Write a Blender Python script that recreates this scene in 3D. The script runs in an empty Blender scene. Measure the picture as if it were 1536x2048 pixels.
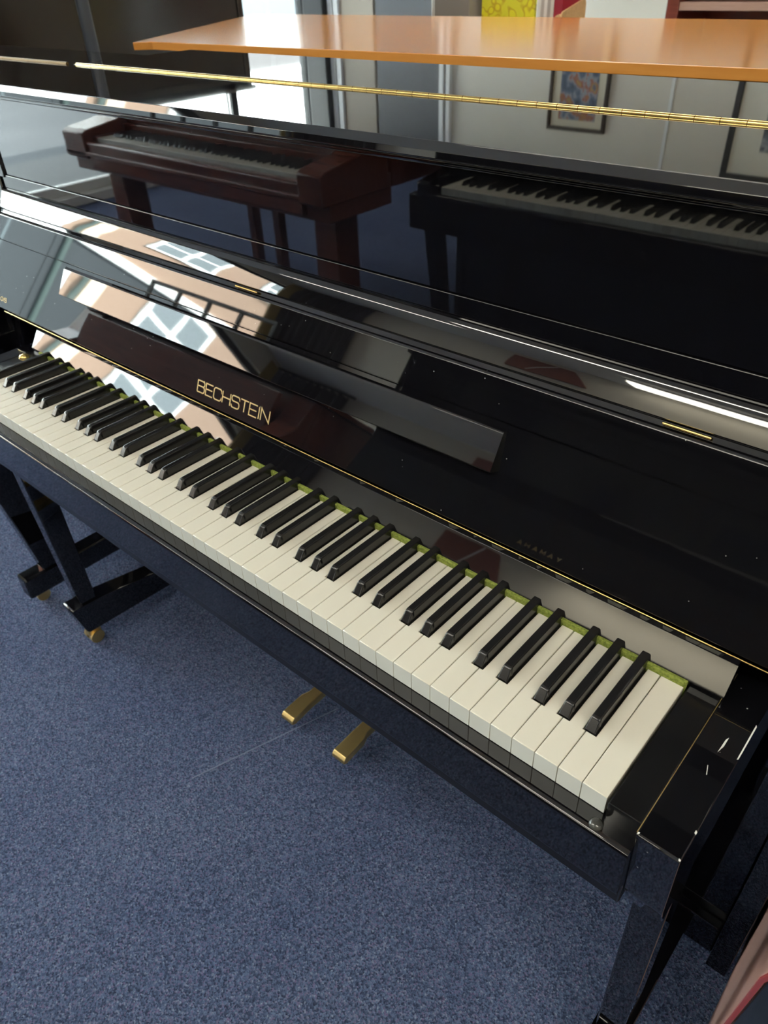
import bpy, bmesh, math, random
from mathutils import Matrix, Vector
R = math.radians
rnd = random.Random(7)
SC = bpy.context.scene
COL = SC.collection

# ------------------------------------------------------------------ camera
cam_data = bpy.data.cameras.new('camera')
cam = bpy.data.objects.new('camera', cam_data)
COL.objects.link(cam)
RX = Vector((0.75220872, 0.65800011, -0.03489829))
RY = Vector((0.37186475, -0.46763611, -0.80189343))
RZ = Vector((-0.54396567, 0.59021379, -0.59644701))
CAM = Vector((1.33149, -0.37748, 1.28740))
M = Matrix((( RX.x, -RY.x, -RZ.x, CAM.x), (RX.y, -RY.y, -RZ.y, CAM.y), (RX.z, -RY.z, -RZ.z, CAM.z), (0, 0, 0, 1)))
cam.matrix_world = M
cam_data.sensor_fit = 'HORIZONTAL'
cam_data.sensor_width = 36.0
cam_data.lens = 35.018
cam_data.clip_start = 0.02
cam_data.clip_end = 200
cam_data.dof.use_dof = True
cam_data.dof.focus_distance = 0.78
cam_data.dof.aperture_fstop = 14.0
SC.camera = cam

# ------------------------------------------------------------------ sky, sun, exposure
SC.view_settings.view_transform = 'Standard'
SC.view_settings.look = 'None'
SC.view_settings.gamma = 1.0
SC.view_settings.use_curve_mapping = False
SC.view_settings.exposure = 1.14
w = bpy.data.worlds.new('sky'); SC.world = w
w.use_nodes = True
bg = w.node_tree.nodes['Background']
bg.inputs[0].default_value = (0.80, 0.92, 1.0, 1)
bg.inputs[1].default_value = 9.0
sun_d = bpy.data.lights.new('sun', 'SUN'); sun_d.energy = 21.0; sun_d.angle = R(1.0); sun_d.color = (1, 0.97, 0.92)
sun = bpy.data.objects.new('sun', sun_d); COL.objects.link(sun)
sun.rotation_euler = Vector((-0.62, 0.18, -0.76)).to_track_quat('-Z', 'Y').to_euler()
SC.cycles.use_denoising = True
SC.cycles.sample_clamp_indirect = 12.0

# ------------------------------------------------------------------ materials
def mat(name, col, rough=0.5, metal=0.0, ior=1.5, emit=None, estr=0.0, spec=None, coat=0.0):
    m = bpy.data.materials.new(name); m.use_nodes = True
    b = m.node_tree.nodes['Principled BSDF']
    b.inputs['Base Color'].default_value = (*col, 1)
    b.inputs['Roughness'].default_value = rough
    b.inputs['Metallic'].default_value = metal
    b.inputs['IOR'].default_value = ior
    if spec is not None: b.inputs['Specular IOR Level'].default_value = spec
    if coat: b.inputs['Coat Weight'].default_value = coat; b.inputs['Coat Roughness'].default_value = 0.03
    if emit:
        b.inputs['Emission Color'].default_value = (*emit, 1); b.inputs['Emission Strength'].default_value = estr
    return m
def nodes(m): return m.node_tree.nodes, m.node_tree.links, m.node_tree.nodes['Principled BSDF']
def coords(m, scale=(1, 1, 1)):
    n, l, b = nodes(m)
    tc = n.new('ShaderNodeTexCoord'); mp = n.new('ShaderNodeMapping')
    mp.inputs['Scale'].default_value = scale
    l.new(tc.outputs['Object'], mp.inputs[0]); return mp.outputs[0]
def noise(m, vec, scale, detail=3, rough=0.5):
    n, l, b = nodes(m); t = n.new('ShaderNodeTexNoise')
    t.inputs['Scale'].default_value = scale; t.inputs['Detail'].default_value = detail; t.inputs['Roughness'].default_value = rough
    if vec: l.new(vec, t.inputs['Vector'])
    return t.outputs['Fac']
def ramp(m, fac, stops):
    n, l, b = nodes(m); r = n.new('ShaderNodeValToRGB')
    e = r.color_ramp.elements
    while len(e) < len(stops): e.new(0.5)
    for i, (p, c) in enumerate(stops): e[i].position = p; e[i].color = (*c, 1)
    l.new(fac, r.inputs[0]); return r.outputs[0]
def mix(m, fac, a, b_, mode='MIX'):
    n, l, b = nodes(m); x = n.new('ShaderNodeMix'); x.data_type = 'RGBA'; x.blend_type = mode
    if isinstance(fac, float): x.inputs[0].default_value = fac
    else: l.new(fac, x.inputs[0])
    for s, v in ((6, a), (7, b_)):
        if isinstance(v, tuple): x.inputs[s].default_value = (*v, 1)
        else: l.new(v, x.inputs[s])
    return x.outputs[2]
def bump(m, h, strength, dist=0.001):
    n, l, b = nodes(m); bp = n.new('ShaderNodeBump'); bp.inputs['Strength'].default_value = strength
    bp.inputs['Distance'].default_value = dist; l.new(h, bp.inputs['Height']); l.new(bp.outputs[0], b.inputs['Normal'])
def setcol(m, c): nodes(m)[1].new(c, nodes(m)[2].inputs['Base Color'])

LACQ = mat('black_polyester_lacquer', (0.004, 0.004, 0.0055), 0.022, ior=1.75)
LACQ_W = mat('black_lacquer_wavy', (0.004, 0.004, 0.0055), 0.022, ior=1.75)
bump(LACQ_W, noise(LACQ_W, coords(LACQ_W, (1, 1, 1)), 9.0, 1), 0.12, 0.002)
LACQ_D = mat('black_lacquer_dusty', (0.004, 0.004, 0.0055), 0.022, ior=1.75)
v = coords(LACQ_D); n_, l_, b_ = nodes(LACQ_D)
vo = n_.new('ShaderNodeTexVoronoi'); vo.inputs['Scale'].default_value = 75; l_.new(v, vo.inputs['Vector'])
sp = n_.new('ShaderNodeSeparateColor'); l_.new(vo.outputs['Color'], sp.inputs[0])
m1 = n_.new('ShaderNodeMath'); m1.operation = 'LESS_THAN'; m1.inputs[1].default_value = 0.055; l_.new(vo.outputs['Distance'], m1.inputs[0])
m2 = n_.new('ShaderNodeMath'); m2.operation = 'GREATER_THAN'; m2.inputs[1].default_value = 0.55; l_.new(sp.outputs[0], m2.inputs[0])
m3 = n_.new('ShaderNodeMath'); m3.operation = 'MULTIPLY'; l_.new(m1.outputs[0], m3.inputs[0]); l_.new(m2.outputs[0], m3.inputs[1])
setcol(LACQ_D, mix(LACQ_D, m3.outputs[0], (0.004, 0.004, 0.0055), (0.30, 0.30, 0.29)))
LACQ_S = mat('black_lacquer_worn', (0.008, 0.008, 0.009), 0.12, ior=1.5)
IVORY = mat('ivory_plastic', (0.74, 0.71, 0.62), 0.22, ior=1.49)
KEYFRONT = mat('key_front_cool_lit_plastic', (0.66, 0.68, 0.65), 0.35, ior=1.49)  # bluer than the key tops: cooler light put into the colour
EBONY = mat('black_key_plastic', (0.010, 0.010, 0.011), 0.20, ior=1.5)
WOODKEY = mat('key_stick_wood', (0.30, 0.16, 0.06), 0.6)
FELT = mat('green_felt', (0.22, 0.27, 0.045), 0.95)
v = coords(FELT); setcol(FELT, ramp(FELT, noise(FELT, v, 420, 4), [(0.3, (0.12, 0.16, 0.02)), (0.7, (0.30, 0.35, 0.07))]))
BRASS = mat('polished_brass', (0.83, 0.60, 0.22), 0.16, metal=1.0)
BRASS_B = mat('brushed_brass', (0.84, 0.62, 0.27), 0.42, metal=1.0)
v = coords(BRASS_B, (300, 8, 8)); bump(BRASS_B, noise(BRASS_B, v, 6, 3), 0.08, 0.0004)
GOLD = mat('gold_inlay', (0.92, 0.70, 0.34), 0.32, metal=0.6)
BRONZE = mat('aged_brass', (0.16, 0.10, 0.04), 0.5, metal=1.0)
CLEAR = mat('clear_rubber', (0.045, 0.045, 0.043), 0.10, ior=1.6)
CHIP = mat('bare_chip', (0.75, 0.74, 0.70), 0.7)
BLACKFELT = mat('black_felt', (0.006, 0.006, 0.008), 0.95)

def wood(name, c1, c2, rough=0.25, grain=(2, 30, 30), scale=4.0, coat=0.0):
    m = mat(name, c1, rough, coat=coat)
    v = coords(m, grain)
    f = noise(m, v, scale, 6, 0.6)
    setcol(m, ramp(m, f, [(0.3, c1), (0.7, c2)])); return m
CHERRY = wood('cherry_veneer', (0.56, 0.22, 0.045), (0.66, 0.29, 0.07), 0.14, (1.2, 14, 14), 3.0)
CHERRY_EDGE = wood('cherry_edge', (0.52, 0.20, 0.035), (0.60, 0.25, 0.05), 0.3, (1.2, 14, 60), 3.0)
MAHOG = wood('red_mahogany', (0.15, 0.045, 0.032), (0.24, 0.080, 0.055), 0.13, (2, 24, 24), 3.0)
WALNUT = wood('dark_walnut', (0.045, 0.026, 0.017), (0.075, 0.045, 0.030), 0.25, (2, 24, 24), 3.0)
WALNUT_D = mat('dark_stained_wood', (0.024, 0.018, 0.014), 0.22, ior=1.6)
ROSY = wood('rosy_beech', (0.66, 0.38, 0.31), (0.74, 0.44, 0.36), 0.35, (8, 8, 2), 3.0)
REDEDGE = mat('red_edge_band', (0.62, 0.09, 0.09), 0.35)
SHELFRED = wood('shelf_red_wood', (0.13, 0.022, 0.016), (0.20, 0.04, 0.028), 0.3)
SHELFLIGHT = wood('shelf_board', (0.34, 0.20, 0.16), (0.42, 0.27, 0.22), 0.4)
BEECH = wood('light_box_wood', (0.50, 0.30, 0.14), (0.58, 0.37, 0.18), 0.5)

# carpet: fine looped weave with blue / violet flecks
CARPET = mat('blue_carpet', (0.05, 0.07, 0.16), 0.95, spec=0.1)
v = coords(CARPET)
n_, l_, b_ = nodes(CARPET)
vo = n_.new('ShaderNodeTexVoronoi'); vo.inputs['Scale'].default_value = 400; l_.new(v, vo.inputs['Vector'])
sp = n_.new('ShaderNodeSeparateColor'); l_.new(vo.outputs['Color'], sp.inputs[0])
fleck = ramp(CARPET, sp.outputs[0], [(0.0, (0.038, 0.050, 0.098)), (0.35, (0.080, 0.110, 0.200)), (0.72, (0.138, 0.190, 0.312)), (0.9, (0.165, 0.140, 0.255)), (1.0, (0.24, 0.30, 0.42))])
big = ramp(CARPET, noise(CARPET, v, 3.0, 4), [(0.3, (0.78, 0.80, 0.86)), (0.7, (1.0, 1.0, 1.0))])
setcol(CARPET, mix(CARPET, 1.0, fleck, big, 'MULTIPLY'))
bump(CARPET, vo.outputs['Distance'], 0.7, 0.003)

PLASTER = mat('cream_plaster', (0.72, 0.68, 0.58), 0.8)
v = coords(PLASTER); setcol(PLASTER, ramp(PLASTER, noise(PLASTER, v, 1.5, 4), [(0.3, (0.70, 0.66, 0.56)), (0.7, (0.75, 0.71, 0.62))]))
CEIL = mat('white_ceiling', (0.93, 0.93, 0.91), 0.85)
WHITEP = mat('white_paint', (0.80, 0.81, 0.80), 0.4)
DARKMETAL = mat('dark_frame_metal', (0.020, 0.022, 0.024), 0.35)
GREYMETAL = mat('grey_post_metal', (0.06, 0.07, 0.09), 0.3)
DARKGREY = mat('dark_grey_board', (0.085, 0.088, 0.095), 0.5)
TAN = mat('tan_wall_panel', (0.36, 0.31, 0.25), 0.7)
GLASS = bpy.data.materials.new('window_glass'); GLASS.use_nodes = True
nt = GLASS.node_tree; nt.nodes.clear()
o_ = nt.nodes.new('ShaderNodeOutputMaterial'); mx = nt.nodes.new('ShaderNodeMixShader')
tr = nt.nodes.new('ShaderNodeBsdfTransparent'); gl = nt.nodes.new('ShaderNodeBsdfGlossy'); fr = nt.nodes.new('ShaderNodeFresnel')
gl.inputs['Roughness'].default_value = 0.0; fr.inputs[0].default_value = 1.3; tr.inputs[0].default_value = (0.96, 0.98, 0.97, 1)
nt.links.new(fr.outputs[0], mx.inputs[0]); nt.links.new(tr.outputs[0], mx.inputs[1]); nt.links.new(gl.outputs[0], mx.inputs[2]); nt.links.new(mx.outputs[0], o_.inputs[0])
LAMP = mat('lamp_diffuser', (0.9, 0.9, 0.85), 0.5, emit=(1.0, 0.95, 0.80), estr=9.5)
ASPHALT = mat('asphalt', (0.20, 0.215, 0.225), 0.85)
v = coords(ASPHALT); setcol(ASPHALT, ramp(ASPHALT, noise(ASPHALT, v, 0.8, 6), [(0.3, (0.060, 0.067, 0.072)), (0.7, (0.088, 0.095, 0.100))]))
PAVE = mat('pale_paving', (0.11, 0.112, 0.11), 0.85)
BRICK = mat('pink_brick', (0.5, 0.25, 0.18), 0.85)
n_, l_, b_ = nodes(BRICK)
bt = n_.new('ShaderNodeTexBrick'); bt.inputs['Color1'].default_value = (0.31, 0.105, 0.062, 1); bt.inputs['Color2'].default_value = (0.25, 0.08, 0.048, 1)
bt.inputs['Mortar'].default_value = (0.36, 0.24, 0.17, 1); bt.inputs['Scale'].default_value = 4.0; bt.inputs['Mortar Size'].default_value = 0.015
tc = n_.new('ShaderNodeTexCoord'); mp = n_.new('ShaderNodeMapping'); mp.inputs['Rotation'].default_value = (R(90), 0, R(90))
l_.new(tc.outputs['Object'], mp.inputs[0]); l_.new(mp.outputs[0], bt.inputs['Vector']); l_.new(bt.outputs[0], b_.inputs['Base Color'])
RENDERW = mat('white_render', (0.84, 0.86, 0.83), 0.8)
STONEG = mat('grey_blue_stone', (0.036, 0.044, 0.049), 0.7)
PANEG = mat('building_pane', (0.20, 0.23, 0.24), 0.1)
PANEB = mat('blue_pane', (0.12, 0.25, 0.5), 0.1)

# ------------------------------------------------------------------ mesh helpers
def new_mesh(name, verts, faces, bevel=0.0, seg=2, smooth=True, angle=35, flat=0.0042):
    me = bpy.data.meshes.new(name)
    bm = bmesh.new()
    vs = [bm.verts.new(p) for p in verts]
    for f in faces:
        try: bm.faces.new([vs[i] for i in f])
        except ValueError: pass
    bmesh.ops.recalc_face_normals(bm, faces=bm.faces)
    if bevel > 0:
        es = [e for e in bm.edges if len(e.link_faces) == 2 and e.calc_face_angle(0) > R(30)]
        bmesh.ops.bevel(bm, geom=es, offset=bevel, segments=seg, profile=0.5, affect='EDGES', clamp_overlap=True)
    bm.to_mesh(me); bm.free()
    if smooth: shade(me, angle, flat)
    return me
def shade(me, angle=35, flat=0.0042):
    # broad faces stay flat so that they mirror cleanly; only narrow bevel faces are smoothed
    me.set_sharp_from_angle(angle=R(angle))
    for p in me.polygons:
        vs = [me.vertices[i].co for i in p.vertices]
        L = max((vs[i] - vs[i - 1]).length for i in range(len(vs)))
        p.use_smooth = (p.area / max(L, 1e-9)) < flat
def link(name, me, m, parent=None, loc=None):
    o = bpy.data.objects.new(name, me); COL.objects.link(o)
    if m is not None and len(me.materials) == 0: me.materials.append(m)
    if parent is not None: o.parent = parent
    if loc is not None: o.location = loc
    return o
def box_vf(x0, x1, y0, y1, z0, z1):
    v = [(x, y, z) for x in (x0, x1) for y in (y0, y1) for z in (z0, z1)]
    return v, [(0, 1, 3, 2), (4, 6, 7, 5), (0, 4, 5, 1), (2, 3, 7, 6), (0, 2, 6, 4), (1, 5, 7, 3)]
def box(name, m, parent, x0, x1, y0, y1, z0, z1, bevel=0.0, seg=2):
    v, f = box_vf(x0, x1, y0, y1, z0, z1)
    return link(name, new_mesh(name, v, f, bevel, seg), m, parent)
def prism(name, m, parent, pts, a0, a1, axis='x', bevel=0.0, seg=2, angle=35, flat=0.0042):
    """polygon in the two other axes (order y,z / x,z / x,y) extruded along axis"""
    n = len(pts); v = []
    for a in (a0, a1):
        for p, q in pts:
            v.append((a, p, q) if axis == 'x' else ((p, a, q) if axis == 'y' else (p, q, a)))
    f = [tuple(range(n)), tuple(range(2 * n - 1, n - 1, -1))] + [(i, (i + 1) % n, n + (i + 1) % n, n + i) for i in range(n)]
    return link(name, new_mesh(name, v, f, bevel, seg, angle=angle, flat=flat), m, parent)
def rpoly(pts, rad, seg=5):
    """round the corners of a polygon; rad is a number or a list"""
    out = []; n = len(pts)
    for i, p in enumerate(pts):
        r = rad[i] if isinstance(rad, (list, tuple)) else rad
        a = Vector(pts[i - 1]); b = Vector(p); c = Vector(pts[(i + 1) % n])
        if r <= 0: out.append(tuple(b)); continue
        u = (a - b).normalized(); w_ = (c - b).normalized()
        ang = u.angle(w_)
        d = min(r / math.tan(ang / 2), (a - b).length * .49, (c - b).length * .49)
        p0 = b + u * d; p1 = b + w_ * d
        for k in range(seg + 1):
            t = k / seg
            q = p0 * (1 - t) ** 2 + b * 2 * t * (1 - t) + p1 * t * t
            out.append(tuple(q))
    return out
def tube(name, m, parent, p0, p1, r0, r1=None, n=16, cap=True):
    r1 = r0 if r1 is None else r1
    p0 = Vector(p0); p1 = Vector(p1); d = (p1 - p0).normalized()
    u = d.orthogonal().normalized(); w_ = d.cross(u)
    v = [tuple(p + (u * math.cos(2 * math.pi * i / n) + w_ * math.sin(2 * math.pi * i / n)) * r) for p, r in ((p0, r0), (p1, r1)) for i in range(n)]
    f = [(i, (i + 1) % n, n + (i + 1) % n, n + i) for i in range(n)] + [tuple(range(n)), tuple(range(n, 2 * n))]
    return link(name, new_mesh(name, v, f, flat=1e9, angle=50), m, parent)
def lathe(name, m, parent, prof, loc, n=24):
    v = []; f = []
    k = len(prof)
    for i in range(n):
        a = 2 * math.pi * i / n
        for r, z in prof: v.append((loc[0] + r * math.cos(a), loc[1] + r * math.sin(a), loc[2] + z))
    for i in range(n):
        for j in range(k - 1):
            a, b = i * k + j, ((i + 1) % n) * k + j
            f.append((a, b, b + 1, a + 1))
    me = new_mesh(name, v, f, flat=1e9, angle=50)
    return link(name, me, m, parent)
def thing(name, label, cat, loc=(0, 0, 0), rz=0.0, group=None):
    o = bpy.data.objects.new(name, None); COL.objects.link(o)
    o.empty_display_size = 0.05
    o.location = loc; o.rotation_euler = (0, 0, rz)
    o['label'] = label; o['category'] = cat
    if group: o['group'] = group
    return o
def tag(o, label, cat, group=None):
    o['label'] = label; o['category'] = cat
    if group: o['group'] = group
    return o
def struct(o): o['kind'] = 'structure'; return o

# letters as monoline strokes on a 1 x 1 cell (x scaled by width)
def arc(cx, cy, rx, ry, a0, a1, n=8):
    return [(cx + rx * math.cos(R(a0 + (a1 - a0) * i / n)), cy + ry * math.sin(R(a0 + (a1 - a0) * i / n))) for i in range(n + 1)]
GLY = {
 'B': [[(0, 0), (0, 1), (.8, 1)] + arc(.8, .77, .17, .23, 90, -90, 6) + [(0, .54)], [(.8, .54)] + arc(.8, .27, .2, .27, 90, -90, 6) + [(0, 0)]],
 'E': [[(1, 1), (0, 1), (0, 0), (1, 0)], [(0, .52), (.92, .52)]],
 'C': [[(1, .78)] + arc(.75, .75, .25, .25, 0, 90, 5) + arc(.25, .75, .25, .25, 90, 180, 5) + arc(.25, .25, .25, .25, 180, 270, 5) + arc(.75, .25, .25, .25, 270, 360, 5) + [(1, .22)]],
 'H': [[(0, 0), (0, 1)], [(1, 0), (1, 1)], [(0, .52), (1, .52)]],
 'S': [[(1, .80)] + arc(.78, .78, .22, .22, 0, 90, 5) + arc(.22, .77, .22, .23, 90, 270, 8) + arc(.78, .27, .22, .27, 90, -90, 8) + arc(.22, .22, .22, .22, 270, 180, 5) + [(0, .24)]],
 'T': [[(0, 1), (1, 1)], [(.5, 0), (.5, 1)]],
 'I': [[(.5, 0), (.5, 1)]],
 'N': [[(0, 0), (0, 1), (1, 0), (1, 1)]],
 'Y': [[(0, 1), (.5, .5), (1, 1)], [(.5, 0), (.5, .5)]],
 'A': [[(0, 0), (.5, 1), (1, 0)], [(.2, .36), (.8, .36)]],
 'M': [[(0, 0), (0, 1), (.5, .25), (1, 1), (1, 0)]],
 'O': [arc(.5, .5, .5, .5, 0, 360, 16)],
}
def letter(ch, w_, h, sw, thick):
    verts = []; faces = []
    def ribbon(pts):
        pts = [Vector((p[0] * w_, p[1] * h)) for p in pts]
        n = len(pts)
        L = []
        for i, p in enumerate(pts):
            d0 = (p - pts[i - 1]).normalized() if i else None
            d1 = (pts[i + 1] - p).normalized() if i < n - 1 else None
            d0 = d0 if d0 is not None else d1; d1 = d1 if d1 is not None else d0
            t = (d0 + d1)
            t = t.normalized() if t.length > 1e-4 else d0
            nrm = Vector((-t.y, t.x)); k = max(0.45, nrm.dot(Vector((-d0.y, d0.x))))
            q = p
            if i == 0: q = p - d1 * sw * .0
            L.append((q + nrm * sw / 2 / k, q - nrm * sw / 2 / k))
        b = len(verts)
        for a, c in L:
            for z in (0, thick): verts.append((a.x, a.y, z)); verts.append((c.x, c.y, z))
        for i in range(n - 1):
            o = b + i * 4; e = o + 4
            faces.extend([(o + 2, o + 3, e + 3, e + 2), (o, e, e + 1, o + 1), (o, o + 2, e + 2, e), (o + 1, e + 1, e + 3, o + 3)])
        o = b; faces.append((o, o + 1, o + 3, o + 2)); o = b + 4 * (n - 1); faces.append((o, o + 2, o + 3, o + 1))
    for s in GLY[ch]: ribbon(s)
    return new_mesh('letter', verts, faces, smooth=False)
def lettering(parent, word, widths, gaps, x0, h, sw, frame, m, thick=0.0004):
    """frame maps local (x right, y up, z out) to the parent space"""
    x = x0
    for ch, wd, g in zip(word, widths, gaps):
        me = letter(ch, wd, h, sw, thick)
        o = link('letter', me, m, parent)
        o.matrix_local = frame @ Matrix.Translation((x, 0, 0))
        x += wd + g

# ------------------------------------------------------------------ room
XW, XE, YS, YN, ZC = -3.8, 3.4, -4.0, 4.6, 2.66
SEAM0, SEAM1 = (0.440, -0.003), (0.544, 0.305)
fl = struct(box('floor', CARPET, None, XW - .1, XE + .15, YS - .15, YN + .15, -.06, 0))
tube('seam', mat('pale_carpet_thread', (0.20, 0.24, 0.36), .9), fl, (SEAM0[0], SEAM0[1], .0003), (SEAM1[0], SEAM1[1], .0003), .0011, n=8)
struct(box('ceiling', CEIL, None, XW - .25, XE + .15, YS - .15, YN + .15, ZC, ZC + .25))
struct(box('wall_back', PLASTER, None, XW, XE + .15, YN, YN + .15, 0, ZC))
struct(box('wall_front', PLASTER, None, XW, XE + .15, YS - .15, YS, 0, ZC))
struct(box('wall_right', PLASTER, None, XE, XE + .15, YS, YN, 0, ZC))
wl = bpy.data.objects.new('wall_left', None); COL.objects.link(wl); struct(wl)
box('header', PLASTER, wl, XW - .15, XW, YS, YN, 2.46, ZC)
box('sill', WHITEP, wl, XW - .15, XW + .04, YS, YN, 0, .06, .004)
MULL = [-3.95, -0.7, 0.95, 2.6, 3.75, 4.56]
for i in range(len(MULL) - 1):
    a, b = MULL[i], MULL[i + 1]
    wn = bpy.data.objects.new('window_%d' % (i + 1), None); COL.objects.link(wn); struct(wn)
    wn.location = (XW - .08, (a + b) / 2, .06)
    def wb(nm, m, y0, y1, z0, z1, x0=-.035, x1=.035, bv=.003):
        return box(nm, m, wn, x0, x1, y0 - (a + b) / 2, y1 - (a + b) / 2, z0 - .06, z1 - .06, bv)
    wb('frame_post', DARKMETAL, a - .03, a + .03, .06, 2.46)
    wb('frame_post', DARKMETAL, b - .03, b - .001 + .03 if i == len(MULL) - 2 else b - .03 + .001, .06, 2.46) if i == len(MULL) - 2 else None
    wb('frame_bar', WHITEP, a + .03, b - .03, .06, .12)
    wb('frame_bar', DARKMETAL, a + .03, b - .03, 2.40, 2.46)
    wb('pane', GLASS, a + .03, b - .03, .12, 2.40, -.003, .003, 0)
# corner column, white casing and dark board on the back wall
struct(box('trim_1', DARKMETAL, None, -3.80, -3.58, 4.50, 4.6, 0, ZC, .01))
struct(box('trim_2', WHITEP, None, -3.58, -3.53, 4.55, 4.6, 0, ZC, .006))
struct(box('trim_3', WHITEP, None, -3.515, -3.465, 4.55, 4.6, 0, ZC, .006))
struct(box('trim_4', TAN, None, -3.465, -3.12, 4.57, 4.6, 0, ZC, .004))
bd = thing('notice_board', 'tall dark grey board with white edge strips on the back wall', 'board', (-2.795, 4.6, 0))
box('panel', DARKGREY, bd, -.305, .305, -.03, -.001, 0.0, 2.5, .004)
box('edge_strip', WHITEP, bd, .310, .350, -.05, -.001, 0.0, 2.5, .004)
box('edge_strip', WHITEP, bd, .365, .400, -.04, -.001, 0.0, 2.5, .004)
struct(box('trim_5', WHITEP, None, -.757, -.735, 4.592, 4.6, 0, ZC, .002))

# ceiling lamps: one by the front wall, the others added for fill light
def lamp(x0, x1, y, lab):
    t = thing('ceiling_lamp', lab, 'lamp', ((x0 + x1) / 2, y, ZC), 0, 'fluorescent ceiling lamps')
    h = (x1 - x0) / 2
    box('housing', WHITEP, t, -h - .02, h + .02, -.135, .135, -.02, 0, .004)
    prism('diffuser', LAMP, t, rpoly([(-.12, -.02), (.12, -.02), (.11, -.05), (-.11, -.05)], [0, 0, .015, .015]), -h, h, 'x')
    box('end_cap', WHITEP, t, -h - .015, -h, -.125, .125, -.055, -.02, .003)
    box('end_cap', WHITEP, t, h, h + .015, -.125, .125, -.055, -.02, .003)
lamp(-.45, 1.05, -3.72, 'long fluorescent ceiling lamp nearest the front wall, beside the brown board')
lamp(-2.7, -1.2, -2.5, 'added fluorescent fill lamp nearest the curtain and the shop window')  # added lamp, brightens the left part of the front wall
lamp(-.6, .9, -1.3, 'added fluorescent fill lamp above the pianos across the aisle')  # added, unseen lamp for base light over the aisle
lamp(-.4, 1.1, 1.9, 'added fluorescent fill lamp above the wooden counter')  # added, unseen lamp for base light behind the main piano
lamp(1.6, 3.1, -.8, 'added fluorescent fill lamp nearest the right wall')  # added, unseen lamp for base light on the right side

# brown board high on the front wall, with a pale cable
t = thing('wall_board', 'reddish brown wooden board high on the front wall under the ceiling', 'board', (-1.2, YS, 2.52))
prism('panel', mat('brown_board', (0.26, 0.075, 0.048), 0.5), t, [(-.30, -.30), (.40, -.30), (.22, .055), (-.29, .06)], 0, .03, 'y', .003)
tube('cable', WHITEP, t, (-.10, .036, -.28), (.10, .036, .045), .008)

# dark curtain with a gold edge in the corner by the shop window
t = thing('curtain', 'dark pleated curtain with a gold edge in the corner by the shop window', 'curtain', (-3.55, YS + .1, 0))
pts = []
for i in range(61):
    x = -.22 + .9 * i / 60; pts.append((x, .035 * math.sin(i * .95)))
poly = pts + [(p[0], p[1] - .012) for p in reversed(pts)]
prism('cloth', mat('dark_curtain', (0.035, 0.030, 0.030), 0.8), t, poly, .02, 2.6, 'z')
box('gold_border', mat('gold_braid', (0.40, 0.28, 0.07), 0.6), t, -.225, -.20, -.06, .16, .02, 2.6, .004)
tube('rail', DARKMETAL, t, (-.24, 0, 2.62), (.75, 0, 2.62), .012)

# ------------------------------------------------------------------ keyboards
P, W, K = 0.0235, 52 * 0.0235, 0.72
BO = {'C#': -.0026, 'D#': .0026, 'F#': -.0034, 'G#': 0.0, 'A#': .0034}
NAMES = ['A', 'B', 'C', 'D', 'E', 'F', 'G']
def kname(i): return NAMES[i % 7]
SHARP_R = {'C': 'C#', 'D': 'D#', 'F': 'F#', 'G': 'G#', 'A': 'A#'}
SHARP_L = {'D': 'C#', 'E': 'D#', 'G': 'F#', 'A': 'G#', 'B': 'A#'}
YB, YL = 0.0488, 0.154
HB = .0068
_wm = {}
def white_mesh(i):
    n = kname(i); key = n + ('_first' if i == 0 else '') + ('_last' if i == 51 else '')
    if key in _wm: return _wm[key]
    g = .0004
    x0, x1 = g, P - g
    l, r = x0, x1
    if n in SHARP_L and i > 0: l = BO[SHARP_L[n]] + HB
    if n in SHARP_R and i < 51: r = P + BO[SHARP_R[n]] - HB
    pts = [(x0, 0), (x1, 0), (x1, YB)] + ([(r, YB)] if r != x1 else []) + [(r, YL), (l, YL)] + ([(l, YB)] if l != x0 else []) + [(x0, YB)]
    pts = [p for k, p in enumerate(pts) if k == 0 or p != pts[k - 1]]
    n_ = len(pts); zt, zb = 0, -.0225
    v = [(p[0], p[1], zt) for p in pts] + [(p[0], p[1], zb) for p in pts]
    f = [tuple(range(n_)), tuple(range(2 * n_ - 1, n_ - 1, -1))] + [(k, (k + 1) % n_, n_ + (k + 1) % n_, n_ + k) for k in range(n_)]
    me = bpy.data.meshes.new('white_key'); bm = bmesh.new()
    vs = [bm.verts.new(p) for p in v]
    for q in f: bm.faces.new([vs[k] for k in q])
    bmesh.ops.recalc_face_normals(bm, faces=bm.faces)
    es = [e for e in bm.edges if all(abs(q.co.z) < 1e-6 for q in e.verts)]
    bmesh.ops.bevel(bm, geom=es, offset=.0007, segments=2, profile=.5, affect='EDGES')
    for fc in bm.faces:
        c = fc.calc_center_median()
        if c.y < .0003 and c.z < -.002: fc.material_index = 1
    bm.to_mesh(me); bm.free()
    shade(me, 40, .003)
    me.materials.append(IVORY); me.materials.append(KEYFRONT)
    _wm[key] = me; return me
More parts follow.
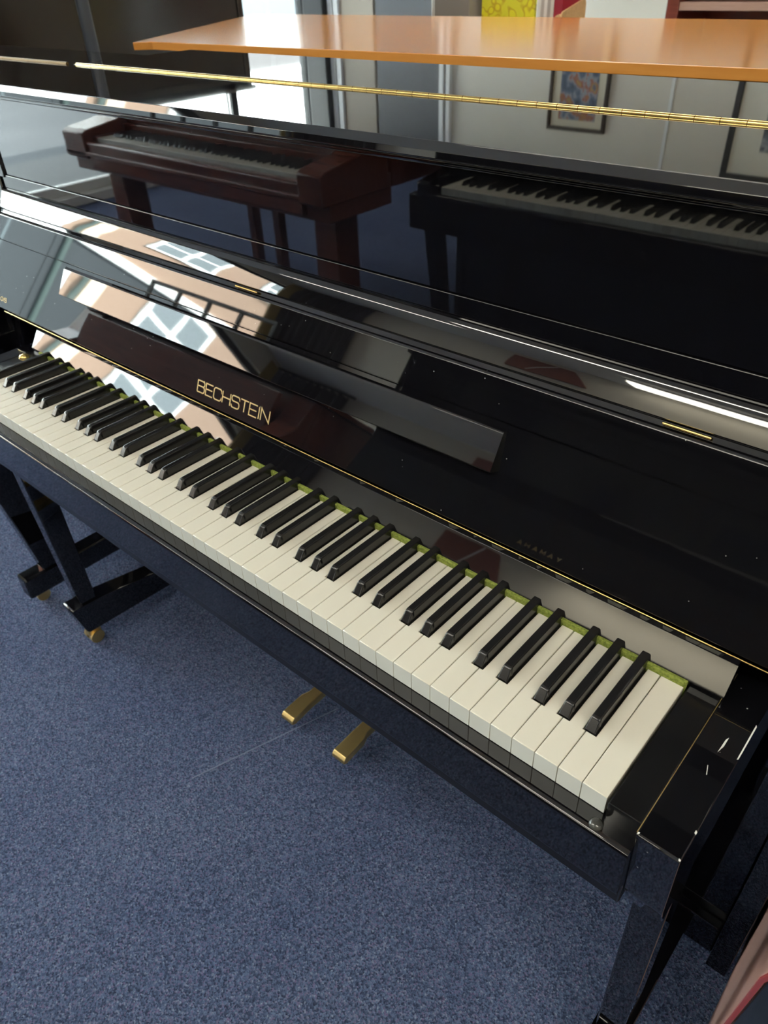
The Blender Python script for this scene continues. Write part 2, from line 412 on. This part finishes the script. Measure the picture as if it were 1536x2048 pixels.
def black_mesh():
    yb0, yb1 = .0500, .160
    v = []; f = []
    # cross sections along y : (y, half base, z base, half top, z top)
    secs = [(yb0, .0056, -.006, .0054, .0004), (yb0 + .0070, .0056, -.006, .0047, .0098), (yb0 + .0083, .0056, -.006, .0045, .0112), (yb0 + .0106, .0056, -.006, .0044, .0119), (yb1, .0056, -.006, .0044, .0124)]
    m_ = 7
    for y, hb, zb, ht, zt in secs:
        r = min(.0011, (zt - zb) * .2)
        v += [(-hb, y, zb), (-(ht + (hb - ht) * .12), y, zt - r), (-(ht - r * .35), y, zt - r * .28), (-(ht - r * 1.2), y, zt), (ht - r * 1.2, y, zt), (ht - r * .35, y, zt - r * .28), (ht + (hb - ht) * .12, y, zt - r), (hb, y, zb)]
    m_ = 8
    for s in range(len(secs) - 1):
        for k in range(m_):
            a = s * m_ + k; b = s * m_ + (k + 1) % m_
            f.append((a, b, b + m_, a + m_))
    f.append(tuple(range(m_))); f.append(tuple(range((len(secs) - 1) * m_, len(secs) * m_)))
    me = new_mesh('black_key', v, f, angle=38); me.materials.append(EBONY); return me
BLACK = black_mesh()
def keyboard(parent):
    for i in range(52):
        o = link('white_key', white_mesh(i), None, parent, (i * P, 0, K))
    for i in range(51):
        n = kname(i)
        if n in SHARP_R:
            link('black_key', BLACK, None, parent, ((i + 1) * P + BO[SHARP_R[n]], 0, K))

# ------------------------------------------------------------------ the main piano
XL, XR = -0.198, 1.366         # outer faces of the case
piano = thing('upright_piano', 'glossy black upright piano with open keyboard and gold lettering on the fallboard', 'piano', (0, 0, 0))
keyboard(piano)
AI, AO, ALI, ALO = 1.2545, 1.2905, -0.0325, -0.0685
# key blocks
for a, b in ((W + .0022, AI - .0006), (ALI + .0006, -.0022)):
    box('key_block', LACQ_S, piano, a, b, -.0035, .170, .690, .7195, .0012)
# arms: top at key level, front face leaning back
for a, b in ((AI, AO), (ALO, ALI)):
    prof = rpoly([(-.0145, .7200), (.30, .7200), (.30, .600), (.055, .575), (.0155, .572), (.000, .612)], [.0022, 0, 0, .01, .006, .03], 4)
    prism('arm', LACQ_D, piano, prof, a, b, 'x', .0009)
tube('gap_bead', BRASS_B, piano, (AI - .0004, -.012, .7197), (AI - .0004, .20, .7197), .0004, n=8)
# key slip
prism('key_slip', LACQ, piano, rpoly([(-.0215, .6965), (.012, .6965), (.012, .630), (-.0195, .630)], [.0055, 0, 0, .002], 6), ALI, AI, 'x')
box('key_bed', LACQ_S, piano, ALI + .0002, AI - .0002, -.004, .345, .590, .6895, .002)
# felt and name rail
box('felt_strip', FELT, piano, -.001, W + .001, .1512, .1562, .705, .7268, .001)
SA, SB = Vector((.1552, .7266)), Vector((.1741, .7546))
prism('name_rail', LACQ_W, piano, rpoly([tuple(SA), tuple(SB), (.1752, .7546), (.1762, .7586), (.178, .7586), (.178, .712), (.158, .712)], [.0006, .0004, 0, 0, 0, 0, 0], 3), ALI + .001, AI + .0015, 'x')
tube('fallboard_hinge', BRASS, piano, (XL + .04, 0.1772, .7600), (AI + .10, .1772, .7600), .0009, n=10)
# fallboard: 22 degrees back
FT = R(22)
FO = Vector((.178, .757)); FD = Vector((math.sin(FT), math.cos(FT))); FN = Vector((-math.cos(FT), math.sin(FT)))
def fb(s, n=0.0): q = FO + FD * s + FN * n; return (q.x, q.y)
prof = [fb(0.0045, 0), fb(.1314, 0), fb(.1318, -.0006), fb(.1322, -.0030), fb(.1330, -.0030), fb(.1334, -.0006), fb(.1338, 0), fb(.1760, 0), fb(.1790, -.0012), fb(.1800, -.0045), fb(.186, -.006), fb(.186, -.020), fb(0.0045, -.020)]
prism('fallboard', LACQ_D, piano, rpoly(prof, [.0015, 0, 0, 0, 0, 0, 0, .002, .001, .001, 0, 0, .002], 4), XL, XR, 'x')
# music ledge on the fallboard
bt_, bb_ = Vector((.2202, .8716)), Vector((.1976, .8325))
prof = rpoly([tuple(bt_), tuple(bb_), fb(.0780, .0), fb(.1262, .0)], [.0015, .0010, 0, 0], 4)
ml = prism('music_ledge', LACQ_W, piano, prof, .050, .960, 'x', 0)
# folding lip with its two visible hinges
LT = R(24.6)
LO = Vector(fb(.1866)); LD = Vector((math.sin(LT), math.cos(LT))); LN = Vector((-math.cos(LT), math.sin(LT)))
def lp(s, n=0.0): q = LO + LD * s + LN * n; return (q.x, q.y)
front = [lp(.0004, -.002), lp(.002, .0002)] + [lp(.002 + .031 * k / 6, .0002 + .0003 * math.sin(math.pi * k / 6)) for k in range(1, 6)] + [lp(.033, .0002), lp(.0365, -.0022), lp(.0375, -.006)]
prism('fallboard_lip', LACQ_W, piano, front + [lp(.0375, -.016), lp(.0004, -.016)], XL, XR, 'x', flat=.009)
for hx in (.492, 1.1155):
    tube('lip_hinge', BRASS, piano, (hx, *fb(.1835, -.0025)), (hx + .046, *fb(.1835, -.0025)), .0016, n=10)
# upper panel with frame mouldings
YP = .268
box('upper_panel', LACQ, piano, XL + .012, XR - .012, YP, YP + .018, .9895, 1.1165, .0006)
prism('panel_rail', LACQ, piano, rpoly([(YP - .0020, .9885), (YP + .02, .9890), (YP + .02, .925), (YP - .0005, .925), (YP - .0005, .964), (YP - .0020, .966)], [.0012, 0, 0, 0, 0, .0008], 3), XL + .012, XR - .012, 'x')
prism('panel_rail', LACQ, piano, rpoly([(YP - .005, 1.1166), (YP - .005, 1.1222), (YP + .02, 1.1280), (YP + .02, 1.1166)], [.0015, .0015, 0, 0], 3), XL + .012, XR - .012, 'x')
# top lid, front and rear leaves with the long brass hinge
ZL = 1.1436
lid_front = rpoly([(.2455, ZL), (.2425, ZL - .0088), (.2415, ZL - .0168), (.4640, ZL - .0168), (.4640, ZL)], [.0008, .0030, .002, 0, 0], 5)
prism('top_lid', LACQ, piano, lid_front, XL, XR, 'x')
prism('top_lid', LACQ, piano, rpoly([(.4690, ZL), (.745, ZL), (.745, 1.1282), (.4690, 1.1282)], [.0006, .004, 0, 0], 4), XL, XR, 'x')
hg = box('lid_hinge', BRASS, piano, XL + .012, XR - .012, .4636, .4694, 1.1400, ZL - .0006)
kn = None; nk = 58; kw = (XR - XL - .03) / nk
for i in range(nk):
    if kn is None:
        kn = tube('knuckle', BRASS, hg, (0.0004, 0, 0), (kw - .0004, 0, 0), .0030, n=14)
    else:
        o = link('knuckle', kn.data, None, hg); kn2 = o
        o.location = (XL + .015 + i * kw, .4665, ZL + .0006)
kn.location = (XL + .015, .4665, ZL + .0006)
# case sides, back, lower panels
sp_ = [(.305, 0.02), (.305, .59), (.20, .60), (.20, .70), (.215, .77), (.225, .80), (.262, .885), (.29, .97), (.264, .985), (.264, 1.128), (.70, 1.128), (.70, .02)]
for a, b in ((XL, XL + .022), (XR - .03, XR)):
    prism('case_side', LACQ, piano, sp_, a, b, 'x', .0008)
box('lower_panel', LACQ, piano, XL + .022, XR - .03, .338, .356, .10, .590, .002)
box('bottom_rail', LACQ, piano, XL + .022, XR - .03, .322, .356, .025, .098, .003)
box('back_frame', WALNUT_D, piano, XL + .022, XR - .03, .690, .705, .03, 1.126, .002)
# legs, toe blocks, castors
for a, b in ((AI, AO), (ALO, ALI)):
    prism('leg', LACQ, piano, rpoly([(.046, .575), (.100, .590), (.113, .110), (.074, .110)], [.004, 0, 0, .004], 4), a + .0012, b - .0012, 'x', .0025)
    prism('toe_block', LACQ, piano, rpoly([(.046, .128), (.130, .122), (.320, .088), (.320, .036), (.066, .046)], [.008, 0, 0, 0, .012], 5), a - .004, b + .004, 'x', .0015)
    cx = (a + b) / 2
    cs = box('castor', BRASS_B, piano, cx - .012, cx + .012, .070, .100, .018, .046, .003)
    tube('castor_wheel', BRASS_B, cs, (cx - .017, .085, .0165), (cx - .004, .085, .0165), .0165, n=22)
    tube('castor_wheel', BRASS_B, cs, (cx + .004, .085, .0165), (cx + .017, .085, .0165), .0165, n=22)
# pedals
for px, sg in ((.5215, -1), (.6590, 1)):
    wl_, wr_ = (.006, .0) if sg < 0 else (.0, .006)
    out = [(-.0120, .345), (-.0120, .262), (-.0120 - wl_, .246), (-.0130 - wl_, .188), (.0130 + wr_, .188), (.0120 + wr_, .246), (.0120, .262), (.0120, .345)]
    v = []; f = []; n = len(out)
    for z, dy in ((.052, .008), (.058, .0), (.065, .001), (.070, .007)):
        for (x, y) in out:
            yy = y + (dy if y < .20 else 0)
            v.append((px + x, yy, z - (.005 * max(0, (.246 - yy) / .06) ** 1.5)))
    for r in range(3):
        for k in range(n): f.append((r * n + k, r * n + (k + 1) % n, (r + 1) * n + (k + 1) % n, (r + 1) * n + k))
    f.append(tuple(range(n))); f.append(tuple(range(3 * n, 4 * n)))
    pd = link('pedal', new_mesh('pedal', v, f, .0012, 2), BRASS_B, piano)
    pf = bpy.data.materials.get('pedal_green_felt') or mat('pedal_green_felt', (0.20, 0.33, 0.05), .95)
    box('pedal_felt', pf, pd, px + .016, px + .026, .296, .336, .040, .074, .002)
# bumper, catch, chips
lathe('rubber_bumper', CLEAR, piano, [(.0062, 0), (.0058, .0016), (.0040, .0034), (.0018, .0042), (0.0001, .0044)], (1.2215, -.0125, .6965))
lathe('brass_catch', BRASS, piano, [(.010, 0), (.010, .002), (.007, .005), (.0001, .006)], (-.0195, .132, .7195))
def chip(pts, z, axis='z', h=.0004):
    return prism('paint_chip', CHIP, piano, pts, z, z + h, axis)
chip([(1.2742, .118), (1.2757, .122), (1.2757, .110), (1.2737, .101)], .7199)
chip([(1.2722, .083), (1.2728, .083), (1.2757, .0732), (1.2750, .0730)], .7199)
chip([(1.2890, .151), (1.2903, .149), (1.2903, .105), (1.2892, .104)], .7198)
chip([(1.2890, .019), (1.2905, .018), (1.2905, .015), (1.2890, .016)], .7199)
chip([(1.2885, -.0118), (1.2902, -.0122), (1.2902, -.0138), (1.2888, -.0136)], .7199)
chip([(1.2546, -.0140), (1.2560, -.0128), (1.2562, -.0110), (1.2546, -.0115)], .7198)
# gold lettering: BECHSTEIN
frame = Matrix(((1, 0, 0, 0), (0, FD.x, FN.x, fb(.0185, .0001)[0]), (0, FD.y, FN.y, fb(.0185, .0001)[1]), (0, 0, 0, 1)))
lets = bpy.data.objects.new('gold_lettering', None); COL.objects.link(lets); lets.parent = piano
ww = {'I': .0022}
word = 'BECHSTEIN'
wd = [.0172, .0165, .0178, .0180, .0178, .0168, .0165, .0030, .0180]
gp = [.0030] * 9
tot = sum(wd) + sum(gp[:-1]); sc_ = .160 / tot
lettering(lets, word, [x * sc_ for x in wd], [x * sc_ for x in gp], .4430, .0172, .0017, frame, GOLD)

frame3 = Matrix(((1, 0, 0, 0), (0, FD.x, FN.x, fb(.0190, .0001)[0]), (0, FD.y, FN.y, fb(.0190, .0001)[1]), (0, 0, 0, 1)))
lettering(lets, 'OIS', [.0090, .0022, .0070], [.0024] * 3, -.1800, .0078, .0011, frame3, GOLD)

# ------------------------------------------------------------------ other uprights (same local frame, front toward -y)
def upright(name, label, loc, rz, m, H=1.14, xl=-.15, xr=1.372, depth=.60, keys=True, rail=None, panel=None, group=None, arm_h=.02, lid=True):
    t = thing(name, label, 'piano', loc, rz, group)
    panel = panel or m; rail = rail or m
    if keys: keyboard(t)
    for a, b in ((W + .002, W + .034), (-.034, -.002)): box('key_block', m, t, a, b, 0, .17, .69, .722, .002)
    for a, b in ((W + .036, W + .080), (-.080, -.036)):
        prism('arm', m, t, rpoly([(-.022, .725 + arm_h * .3), (.10, .725 + arm_h), (.30, .74 + arm_h), (.30, .60), (.03, .60), (-.01, .625)], [.010, .03, 0, 0, .01, .01], 4), a, b, 'x', .002)
        prism('leg', m, t, rpoly([(.005, .60), (.075, .60), (.135, .09), (.085, .09)], 0), a + .004, b - .004, 'x', .003)
        box('toe_block', m, t, a, b, .03, depth * .5, .03, .092, .006)
        cx = (a + b) / 2
        tube('castor', BRASS_B, t, (cx - .010, .065, .017), (cx + .010, .065, .017), .0165, n=16)
    prism('key_slip', m, t, rpoly([(-.024, .699), (.004, .699), (.004, .625), (-.018, .625)], [.006, 0, 0, .004], 4), -.036, W + .036, 'x')
    box('key_bed', m, t, xl + .03, xr - .03, -.012, .32, .585, .69, .003)
    box('name_rail', m, t, -.036, W + .036, .155, .178, .70, .755, .003)
    prism('fallboard', m, t, [(.180, .757), (.235, .920), (.252, .915), (.20, .757)], xl + .03, xr - .03, 'x', .002)
    box('upper_panel', panel, t, xl + .03, xr - .03, .262, .282, .93, H - .035, .002)
    box('panel_rail', rail, t, xl + .03, xr - .03, .252, .282, .925, .955, .003)
    box('panel_rail', rail, t, xl + .03, xr - .03, .252, .282, H - .06, H - .032, .003)
    prof = [(.285, .03), (.285, .59), (.19, .60), (.19, .76), (.255, .93), (.255, H - .02), (depth, H - .02), (depth, .03)]
    for a, b in ((xl, xl + .028), (xr - .028, xr)): prism('case_side', m, t, prof, a, b, 'x', .003)
    box('lower_panel', panel, t, xl + .028, xr - .028, .30, .32, .10, .585, .003)
    box('bottom_rail', m, t, xl + .028, xr - .028, .288, .32, .03, .098, .003)
    box('back_frame', m, t, xl + .028, xr - .028, depth - .02, depth - .002, .03, H - .021, .003)
    if lid: prism('top_lid', m, t, rpoly([(.235, H), (depth + .01, H), (depth + .01, H - .0195), (.237, H - .0195)], [.006, .004, 0, .004], 4), xl - .006, xr + .006, 'x')
    return t
# mahogany piano across the aisle, by the shop window
gp_ = thing('grand_piano', 'red mahogany grand piano across the aisle, keyboard open, nearest the shop window', 'piano', (-.635, -.875, 0), math.pi)
keyboard(gp_)
for a, b in ((W + .002, W + .034), (-.034, -.002)): box('key_block', MAHOG, gp_, a, b, 0, .17, .69, .724, .003)
for a, b in ((W + .036, W + .200), (-.150, -.036)):
    prism('cheek', MAHOG, gp_, rpoly([(-.045, .738), (-.02, .750), (.14, .772), (.215, .83), (.255, .955), (.28, .955), (.28, .64), (-.045, .64)], [.010, .02, .06, .05, .01, 0, 0, .01], 6), a, b, 'x', .006)
prism('key_slip', MAHOG, gp_, rpoly([(-.035, .705), (.0, .705), (.0, .60), (-.030, .60)], [.008, 0, 0, .006], 4), -.036, W + .036, 'x')
prism('slip_moulding', MAHOG, gp_, rpoly([(-.045, .668), (-.034, .668), (-.034, .652), (-.045, .652)], .004, 4), -.15, W + .20, 'x')
box('key_bed', MAHOG, gp_, -.145, W + .195, -.01, .30, .585, .69, .004)
box('name_rail', MAHOG, gp_, -.036, W + .036, .155, .175, .70, .75, .003)
box('fallboard', MAHOG, gp_, -.036, W + .036, .178, .198, .75, .93, .003)
rim = [(-.15, .28), (W + .20, .28), (W + .20, .62), (W + .17, .82), (W + .06, 1.0), (.95, 1.14), (.70, 1.28), (.52, 1.42), (.36, 1.52), (.15, 1.56), (-.08, 1.55), (-.15, 1.50)]
prism('rim', MAHOG, gp_, rpoly(rim, .06, 3), .64, .955, 'z', .004)
prism('lid', MAHOG, gp_, rpoly([(-.165, .23), (W + .215, .23)] + [(x + .012, y + .012) for x, y in rim[2:-2]] + [(-.09, 1.565), (-.165, 1.51)], .05, 3), .957, .980, 'z', .004)
dk = box('music_desk', MAHOG, gp_, .20, 1.04, .250, .265, .981, 1.100, .003)
for k in range(5): box('desk_bar', DARKMETAL, dk, .20 + .205 * k, .22 + .205 * k, .251, .264, 1.100, 1.170, .001)
box('desk_bar', DARKMETAL, dk, .20, 1.04, .250, .265, 1.170, 1.186, .002)
for lx, ly in ((-.02, .14), (W + .07, .14), (.12, 1.30)):
    lg = prism('leg', MAHOG, gp_, [(lx - .055, ly - .055), (lx + .055, ly - .055), (lx + .055, ly + .055), (lx - .055, ly + .055)], .06, .64 if ly > 1 else .60, 'z', .004)
    tube('castor', BRASS_B, lg, (lx - .015, ly, .03), (lx + .015, ly, .03), .03, n=18)
    box('castor_fork', BRASS_B, lg, lx - .02, lx + .02, ly - .012, ly + .012, .03, .062, .003)
for x in (.53, .69): box('lyre_post', MAHOG, gp_, x - .02, x + .02, .33, .37, .12, .64, .004)
lb_ = box('lyre_box', MAHOG, gp_, .48, .74, .30, .40, .05, .12, .006)
for x in (.54, .61, .68): box('pedal', BRASS_B, lb_, x - .012, x + .012, .20, .30, .07, .082, .004)
# black piano across the aisle, with gold lettering
bp_ = upright('upright_piano', 'black upright piano across the aisle beside the red mahogany grand', (1.085, -1.0, 0), math.pi, LACQ, H=1.281)
ff = Vector((.055, .163)).normalized(); fn = Vector((-ff.y, ff.x))
frame2 = Matrix(((1, 0, 0, 0), (0, ff.x, fn.x, .180 + ff.x * .045 - .0008), (0, ff.y, fn.y, .757 + ff.y * .045), (0, 0, 0, 1)))
l2 = bpy.data.objects.new('gold_lettering', None); COL.objects.link(l2); l2.parent = bp_
lettering(l2, 'YAMAHA', [.014] * 6, [.013] * 6, .507, .013, .0022, frame2, GOLD)
# left neighbour: black, same height
nb = upright('upright_piano', 'black upright piano standing end to end with the main one, on its left', (-1.562, .012, 0), 0, LACQ, H=ZL, xl=-.13, xr=1.354, depth=.615)
tube('lid_hinge', BRONZE, nb, (-.1, .4545, ZL + .0006), (1.345, .4545, ZL + .0006), .0030, n=12)
# right neighbour: rosy wood, only its left leg shows
rn = thing('upright_piano', 'rosy brown wooden piano with a red edged slanting leg, right of the black piano', 'piano', (1.372, 0, 0))
prism('case_side', ROSY, rn, [(-.02, .72), (-.015, .66), (.012, .60), (.150, .03), (.62, .03), (.62, 1.10), (.28, 1.10), (.20, .76), (.10, .74)], 0, .004, 'x', .001)
prism('edge_band', REDEDGE, rn, [(-.0225, .72), (-.0175, .66), (.0095, .60), (.1475, .03), (.150, .03), (.012, .60), (-.015, .66), (-.02, .72)], .0005, .0045, 'x')
DGREEN = mat('dark_green_lacquer', (0.012, 0.020, 0.016), 0.12)
prism('leg', DGREEN, rn, rpoly([(-.005, .70), (.10, .70), (.19, .03), (.160, .03)], 0), .005, .060, 'x', .004)
box('key_bed', DGREEN, rn, .062, 1.45, .0, .34, .60, .70, .004)
box('lower_panel', DGREEN, rn, .016, 1.45, .345, .365, .03, .60, .003)
box('upper_panel', DGREEN, rn, .016, 1.45, .285, .305, .70, 1.08, .003)
box('top_lid', DGREEN, rn, 0.0, 1.47, .262, .63, 1.102, 1.122, .003)
# dark walnut piano behind on the left
wp = upright('upright_piano', 'tall dark walnut upright piano turned sideways, behind the counter on the left', (-1.488, .815, 0), math.pi / 2, WALNUT_D, H=1.472, keys=True, panel=WALNUT_D, depth=.62)

# ------------------------------------------------------------------ wooden counter behind
ct = thing('wooden_counter', 'orange cherry wood counter with an angled left end, behind the black piano', 'counter', (0, 0, 0))
top = [(-.500, .800), (-.46, .826), (2.4, .912), (2.4, 1.72), (-1.045, 1.648)]
prism('counter_top', CHERRY, ct, top, 1.1280, 1.1442, 'z', .0012)
prism('body', CHERRY_EDGE, ct, [(-.38, .88), (2.35, .96), (2.35, 1.68), (-.86, 1.60)], .02, 1.1280, 'z', .002)
prism('plinth', WALNUT_D, ct, [(-.30, .93), (2.3, 1.0), (2.3, 1.64), (-.75, 1.56)], 0, .02, 'z')

# metal pole near the walnut piano
t = thing('metal_pole', 'slim dark grey metal pole standing in front of the tall walnut piano', 'pole', (-1.43, 1.235, 0))
tube('shaft', GREYMETAL, t, (0, 0, .012), (0, 0, ZC), .022)
lathe('base_plate', GREYMETAL, t, [(.001, 0), (.09, 0), (.09, .008), (.025, .012), (.001, .012)], (0, 0, 0))

# ------------------------------------------------------------------ magazine cabinet and shelf behind the counter
cb = thing('low_cabinet', 'low pale cabinet carrying the magazines behind the counter', 'cabinet', (-.42, 2.45, 0))
box('body', WHITEP, cb, -.62, .62, -.2, .2, .06, .955, .004)
box('plinth', DARKMETAL, cb, -.58, .58, -.17, .17, 0, .06)
box('top', WHITEP, cb, -.64, .64, -.22, .22, .955, .98, .004)
for s in (-1, 1):
    d_ = box('door', WHITEP, cb, min(0, s * .6) + .004, max(0, s * .6) - .004, -.215, -.2, .08, .94, .003)
    tube('knob', GREYMETAL, d_, (s * .05, -.235, .6), (s * .05, -.215, .6), .012)
hold = thing('magazine_holder', 'open wooden box holding upright books beside the yellow magazine', 'holder', (-.262, 2.36, .98))
box('base', BEECH, hold, -.055, .055, -.08, .08, 0, .012)
prism('side', BEECH, hold, rpoly([(-.08, .012), (.08, .012), (.08, .16), (-.08, .10)], [0, 0, .02, .02]), -.055, -.051, 'x')
prism('side', BEECH, hold, rpoly([(-.08, .012), (.08, .012), (.08, .17), (-.08, .135)], [0, 0, .02, .02]), .049, .055, 'x')
box('back', BEECH, hold, -.051, .049, .068, .08, .012, .14, .002)
prism('front', BEECH, hold, rpoly([(-.051, .012), (.049, .012), (.049, .138), (.015, .112), (-.051, .104)], [0, 0, .01, .03, .01]), -.08, -.07, 'y')
YEL = mat('yellow_damask', (0.62, 0.58, 0.03), 0.4)
v = coords(YEL, (34, 34, 34)); n_, l_, b_ = nodes(YEL)
wv = n_.new('ShaderNodeTexVoronoi'); wv.feature = 'SMOOTH_F1'; wv.inputs['Scale'].default_value = 1.0; l_.new(v, wv.inputs['Vector'])
setcol(YEL, ramp(YEL, wv.outputs['Distance'], [(0.28, (0.74, 0.68, 0.02)), (0.36, (0.50, 0.34, 0.01)), (0.44, (0.70, 0.66, 0.03))]))
tag(box('magazine', YEL, None, -.549, -.326, 2.30, 2.312, .980, 1.27, .001), 'bright yellow magazine with a scrolled pattern, standing behind the counter', 'magazine')
cols = [(0.62, 0.60, 0.56), (0.40, 0.36, 0.33), (0.66, 0.63, 0.60), (0.35, 0.31, 0.29), (0.58, 0.55, 0.50)]
labs = ['pale grey book next to the yellow magazine', 'first dark taupe book from the yellow magazine', 'whitish book in the middle of the wooden holder', 'second dark taupe book from the yellow magazine', 'beige book touching the red book in the holder']
for k, (c, lb) in enumerate(zip(cols, labs)):
    t = thing('book', lb, 'book', (-.3045 + .0125 * k, 2.36, .992), 0, 'books in the wooden holder')
    cv = mat('book_cover_%d' % k, c, .5)
    hh = .235 + .012 * (k % 3)
    box('cover', cv, t, -.0060, -.0048, -.065, .065, 0, hh); box('cover', cv, t, .0048, .0060, -.065, .065, 0, hh)
    box('spine', cv, t, -.0060, .0060, -.0665, -.065, 0, hh); box('pages', WHITEP, t, -.0048, .0048, -.0645, .06, .003, hh - .007)
t = thing('book', 'dark red book at the right end of the wooden holder', 'book', (-.230, 2.36, .992), 0, 'books in the wooden holder')
RB = mat('red_cover', (0.30, 0.012, 0.03), .4)
box('cover', RB, t, -.017, -.014, -.065, .06, 0, .25); box('cover', RB, t, .012, .015, -.065, .06, 0, .25); box('spine', RB, t, -.017, .015, -.0665, -.065, 0, .25); box('pages', WHITEP, t, -.014, .012, -.064, .055, .003, .244)
t = thing('file_box', 'grey brown file box at the left of the yellow magazine', 'box', (-.655, 2.36, .98))
FB = mat('file_box_card', (0.22, 0.20, 0.18), .6)
box('body', FB, t, -.08, .08, -.10, .10, 0, .19, .003)
for x in (-.098, -.088): box('sheet', WHITEP, t, x - .002, x + .002, -.09, .08, 0, .235)

bc = thing('bookcase', 'dark red wooden bookcase against the light wall behind the counter', 'bookcase', (-.185, 3.05, 0))
for x in (0, 1.25): box('side', SHELFRED, bc, x, x + .05, 0, .3, 0, 1.33, .003)
box('back', SHELFRED, bc, .05, 1.25, .285, .3, 0.02, 1.33)
for z in (.02, .40, .76, 1.075, 1.16): box('shelf', SHELFLIGHT if z > 1 else SHELFRED, bc, .05, 1.25, .005, .285, z, z + .028, .002)
box('top', SHELFRED, bc, -.01, 1.31, -.01, .3, 1.33, 1.352, .003)

# pictures on the back wall
def picture(lab, x, z, w_, h, fw, mw, seed, kind):
    t = thing('framed_picture', lab, 'picture', (x, YN, z))
    fm = mat('frame_wood_%d' % seed, (0.045, 0.028, 0.018) if kind == 0 else (0.02, 0.02, 0.02), .35)
    for (a, b, c, d) in ((-w_, w_, h - fw, h), (-w_, w_, -h, -h + fw), (-w_, -w_ + fw, -h + fw, h - fw), (w_ - fw, w_, -h + fw, h - fw)):
        box('frame_bar', fm, t, a, b, -.03, 0, c, d, .004)
    box('mat_board', mat('mat_board_%d' % seed, (0.66, 0.60, 0.46) if kind == 0 else (0.80, 0.78, 0.66), .8), t, -w_ + fw, w_ - fw, -.014, -.004, -h + fw, h - fw)
    pm = mat('print_%d' % seed, (.3, .3, .3), .6); v = coords(pm, (1, 1, 1))
    nz = pm.node_tree.nodes.new('ShaderNodeTexNoise'); nz.inputs['Scale'].default_value = 14; nz.inputs['Detail'].default_value = 4; pm.node_tree.links.new(v, nz.inputs['Vector'])
    st = [(0.3, (0.03, 0.035, 0.045)), (0.44, (0.10, 0.13, 0.19)), (0.52, (0.30, 0.32, 0.34)), (0.58, (0.32, 0.08, 0.03)), (0.64, (0.42, 0.28, 0.08)), (0.72, (0.12, 0.13, 0.17))]
    setcol(pm, ramp(pm, nz.outputs['Fac'], st if kind == 0 else [(0.35, (0.06, 0.07, 0.08)), (0.5, (0.20, 0.23, 0.26)), (0.62, (0.40, 0.42, 0.42)), (0.7, (0.10, 0.12, 0.14))]))
    box('print', pm, t, -w_ + fw + mw, w_ - fw - mw, -.016, -.014, -h + fw + mw * 1.1, h - fw - mw * .8)
picture('framed colourful crowd scene print with cream mat on the back wall', -1.365, 1.71, .212, .27, .022, .055, 1, 0)
picture('large black framed grey print with wide pale mat on the back wall', 0.09, 1.79, .45, .36, .035, .16, 2, 1)

# ------------------------------------------------------------------ outside
struct(box('street', ASPHALT, None, -13.5, -5.6, -40, 45, -.30, -.12))
struct(box('pavement', PAVE, None, -5.6, XW - .15, -40, 45, -.30, -.02))
struct(box('pavement', PAVE, None, -16, -13.5, -40, 45, -.30, 0.0))
def building(name, label, y0, y1, H, m, base, wins, extra=None):
    t = thing(name, label, 'building', (-15.5, (y0 + y1) / 2, 0)); c = (y0 + y1) / 2
    box('wall', m, t, -5, 0, y0 - c, y1 - c, 3.0, H)
    box('ground_floor', base, t, -5, .05, y0 - c, y1 - c, 0, 2.98)
    box('cornice', RENDERW, t, -.2, .25, y0 - c, y1 - c, H, H + .3, .03)
    box('string_course', RENDERW, t, -.1, .12, y0 - c, y1 - c, 2.98, 3.2, .02)
    for (wy, wz, ww_, wh, nx, nz, pm) in wins:
        f = box('window', RENDERW, t, 0, .10, wy - ww_ / 2 - c, wy + ww_ / 2 - c, wz - wh / 2, wz + wh / 2, .01)
        cw, chh = (ww_ - .16) / nx, (wh - .16) / nz
        for a in range(nx):
            for b in range(nz):
                box('pane', pm, f, .09, .115, wy - ww_ / 2 + .08 + a * cw + .10 - c, wy - ww_ / 2 + .08 + (a + 1) * cw - .10 - c, wz - wh / 2 + .08 + b * chh + .09, wz - wh / 2 + .08 + (b + 1) * chh - .09)
    return t, c
t, c = building('brick_building', 'pink brick building with white sash windows across the street', -19, -8.0, 11, BRICK, STONEG,
    [(-11.0, 5.4, 2.3, 2.0, 2, 2, PANEG), (-15.0, 5.4, 2.3, 2.0, 2, 2, PANEG), (-11.0, 8.6, 2.0, 1.8, 2, 2, PANEG), (-15.0, 8.6, 2.0, 1.8, 2, 2, PANEG)])
tube('drainpipe', mat('green_pipe', (0.06, 0.09, 0.08), .5), t, (.12, 5.25, 0), (.12, 5.25, 11), .07)
box('quoin_strip', mat('cream_stone', (0.72, 0.60, 0.46), .8), t, -.1, .06, 4.70, 5.10, 3.2, 11)
t, c = building('white_building', 'white rendered building with a dark shop sign across the street', -7.98, 26, 8.2, RENDERW, STONEG,
    [(15.2, 3.95, 1.1, 1.0, 4, 3, PANEB), (20, 5, 1.4, 1.6, 2, 2, PANEB), (2, 5.2, 1.4, 1.7, 2, 2, PANEG), (-3, 5.2, 1.4, 1.7, 2, 2, PANEG)])
box('sign', mat('dark_sign', (0.035, 0.03, 0.028), .5), t, .05, .2, 13.4 - c, 15.9 - c, 2.5, 3.2, .01)
for k in range(6): box('stone_joint', mat('joint_grey', (0.12, 0.15, 0.16), .8) if k == 0 else bpy.data.materials['joint_grey'], t, .03, .06, -7 - c + 1.6 * k, -6.94 - c + 1.6 * k, .1, 2.9)  # grey joint lines between the stones of the ground floor
